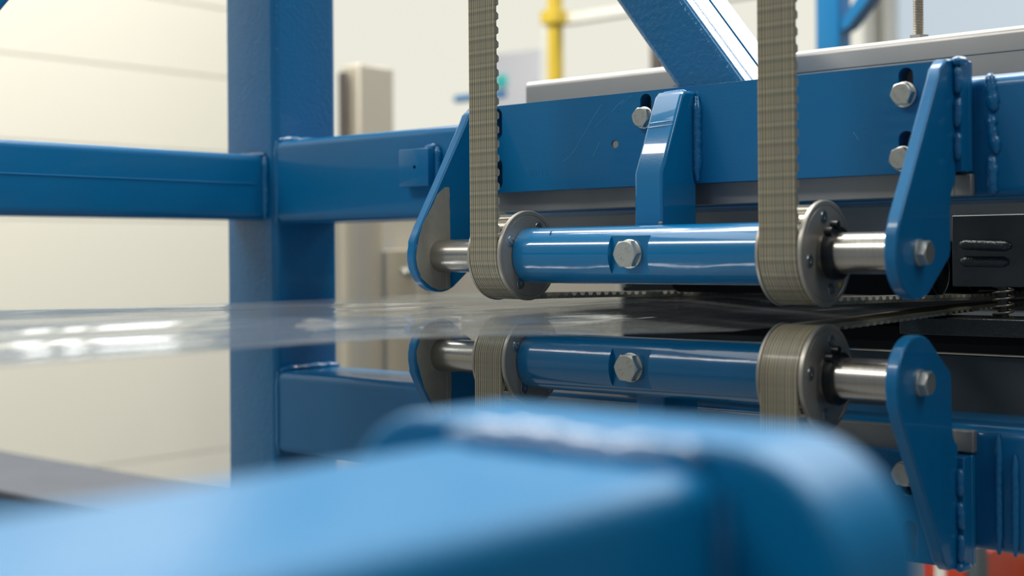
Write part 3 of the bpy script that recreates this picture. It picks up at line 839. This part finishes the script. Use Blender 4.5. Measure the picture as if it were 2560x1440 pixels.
# ---------------------------------------------------------------- behind on the right: threaded rod, blue upright
c = at(2296, 40, y=0.98)
r_ = thing('threaded_rod', 'upright threaded steel rod rising behind the guard rail', 'rod', (c.x, 0.98, 0.1575))
prf = []
z = 0.1570
while z < 0.34:
    prf += [(z, 0.0034), (z + 0.0006, 0.0040)]
    z += 0.00125
part('thread', MB().lathe(prf, 'z', (c.x, 0.98, 0), 20), 'thread', r_, smooth=0)
part('nut', MB().lathe([(0.1572, 0.0078), (0.1572 + 0.0055, 0.0078)], 'z', (c.x, 0.98, 0), 6), 'zinc', r_)
part('washer', MB().lathe([(0.1570, 0.0105), (0.1580, 0.0105)], 'z', (c.x, 0.98, 0), 24), 'white', r_)
c = at(2080, 60, y=2.3)
u_ = thing('blue_upright', 'blurred blue upright with a slanted strut standing far behind the guard rail', 'post', (c.x, 2.3, -H))
part('post', MB().prism(rrect(c.x - 0.024, c.x + 0.024, 2.28, 2.33, 0.004), 'z', -H, 1.2), 'paint', u_)
q = at(2105, 55, y=2.3)
part('strut', MB().prism([(q.x - 0.02, q.z - 0.03), (q.x + 0.02, q.z - 0.012), (q.x + 0.42, q.z + 0.42), (q.x + 0.36, q.z + 0.42)], 'y', 2.285, 2.325), 'paint', u_)

# ---------------------------------------------------------------- hall background
def bgbox(name, mt, label, cat, px0, py0, px1, py1, y, depth, bottom=None, bevel=0.004):
    a, b = at(px0, py0, y=y), at(px1, py1, y=y)
    z0 = b.z if bottom is None else bottom
    return single(name, MB().box(a.x, b.x, y, y + depth, z0, a.z), mt, label, cat, ((a.x + b.x) / 2, y + depth / 2, z0), bevel=bevel)
bgbox('beige_column', 'steelcol', 'short beige machine column standing right behind the blue post', 'column', 853, 165, 898, 330, 1.9, 0.10, -H)
bgbox('dark_column', 'brownish', 'narrow dark column between the blue post and the beige column', 'column', 843, 180, 858, 330, 1.88, 0.015, -H)
c = at(1388, 90, y=3.2)
y_ = thing('rack_upright', 'yellow rack upright with a yellow bracket collar far behind the belts', 'post', (c.x, 3.2, -H))
part('upright', MB().prism(rrect(c.x - 0.016, c.x + 0.016, 3.18, 3.22, 0.003), 'z', -H, 1.6), 'yellow', y_)
part('collar', MB().box(c.x - 0.03, c.x + 0.03, 3.165, 3.235, at(1388, 62, y=3.2).z, at(1388, 28, y=3.2).z), 'yellow', y_, bevel=0.003)
a = at(1400, 46, y=3.22); b = at(1640, 30, y=3.22)
single('rack_beam', MB().box(a.x, b.x + 0.6, 3.222, 3.26, a.z - 0.018, a.z + 0.012), 'white', 'pale rack beam carried by the yellow upright', 'beam', (a.x + 0.5, 3.24, a.z), bevel=0.003)
bgbox('white_post', 'white', 'white post standing next to the yellow rack upright', 'post', 1352, 66, 1380, 200, 3.3, 0.05, -H)
lc = bgbox('lilac_cabinet', 'lilac', 'pale lilac cabinet with a turquoise spot, far behind the left hanging belt', 'cabinet', 1200, 140, 1352, 260, 3.6, 0.08, -H)
a, b = at(1238, 188, y=3.59), at(1264, 216, y=3.59)
part('turquoise_lid', MB().box(a.x, b.x, 3.59, 3.602, b.z, a.z), 'cyan', lc, bevel=0.003)
c = at(1205, 241, y=3.0)
h_ = thing('push_trolley', 'blue trolley with a horizontal push handle, in the background beside the left hanging belt', 'trolley', (c.x, 3.0, -H))
a = at(1140, 236, y=3.0); b = at(1262, 236, y=3.0)
part('handle', MB().tube([(a.x, 3.0, c.z), (b.x, 3.0, c.z)], 0.011, 12), 'paint', h_)
part('upright', MB().box(c.x - 0.015, c.x + 0.015, 2.985, 3.015, -H + 0.12, c.z), 'paint', h_)
part('base', MB().box(c.x - 0.3, c.x + 0.3, 2.7, 3.1, -H + 0.1, -H + 0.14), 'paint', h_, bevel=0.004)
for wx in (-0.25, 0.25):
    part('wheel', MB().lathe([(-0.015, 0.05), (0.015, 0.05)], 'x', (c.x + wx, 2.9, -H + 0.05), 20), 'void', h_)
bgbox('dark_post', 'brownish', 'dark post far behind the foot of the slanted brace', 'post', 1624, 96, 1648, 200, 3.0, 0.03, -H)
# lower left table, lower right parcels
a = at(0, 1135, z=-0.36); b = at(560, 1212, z=-0.36)
t_ = thing('side_table', 'grey sheet metal table with blue apron, left of the blue corner post', 'table', ((a.x + b.x) / 2, 1.4, -H))
ty = (a.y + b.y) / 2
ny_ = at(60, 1238, z=-0.36).y
part('table_top', MB().box(-2.6, b.x + 0.15, ny_, ty, -0.372, -0.36), 'table', t_, bevel=0.002)
part('apron', MB().box(-2.6, b.x + 0.15, ny_ + 0.004, ny_ + 0.05, -0.47, -0.372), 'paint', t_, bevel=0.003)
for lx in (-2.5, b.x + 0.05):
    for ly in (ny_ + 0.03, ty - 0.05):
        part('leg', MB().box(lx - 0.02, lx + 0.02, ly - 0.02, ly + 0.02, -H, -0.372), 'paint', t_)
bgbox('red_crate', 'red', 'narrow red crate low behind the lower right-hand arm', 'crate', 2304, 1388, 2334, 1500, 2.2, 0.3, -H)
bgbox('white_carton', 'white', 'pale carton between the two red crates', 'carton', 2335, 1392, 2362, 1500, 2.2, 0.3, -H)
bgbox('red_crate', 'red', 'wider red crate beside the pale carton, low behind the lower crossbeam', 'crate', 2363, 1396, 2412, 1500, 2.2, 0.3, -H)
bgbox('grey_post', 'slate', 'slate grey post between the red crate and the timber pack', 'post', 2416, 1360, 2444, 1500, 2.2, 0.05, -H)
bgbox('orange_pallet', 'card', 'orange brown timber pack low behind the lower crossbeam', 'timber', 2440, 1375, 2640, 1500, 2.5, 0.4, -H)

# ---------------------------------------------------------------- foreground frame corner, close to the lens
fz = -0.047
JY = 0.2495
fx0, fx1 = -0.2395, -0.157
ff = thing('frame_corner', 'blurred bright blue frame corner: flat rail welded to an upright rounded end plate', 'frame', (-0.2, 0.2, fz - 0.08))
part('rail', MB().prism(rrect(fx0, fx1, fz - 0.08, fz, 0.007), 'y', -0.25, JY + 0.001), 'paint_fg', ff)
tl = at(985, 1062, y=JY); tr = at(2125, 1200, y=JY); tt = at(1830, 1122, y=JY)
part('end_plate', MB().prism(rrect(tl.x - 0.020, tr.x - 0.001, -0.30, tt.z + 0.001, 0.030, 10), 'y', JY, JY + 0.036), 'paint_fg', ff, bevel=0.0022, segs=3)
weld((fx0 + 0.004, JY - 0.001, fz + 0.001), (fx1 - 0.004, JY - 0.001, fz + 0.0015), 0.0066, 77, parent=ff, wob=0.5, step=0.004)
weld((fx1 + 0.001, JY - 0.001, fz - 0.075), (fx1 + 0.001, JY - 0.001, fz - 0.004), 0.0036, 78, parent=ff, wob=0.2)
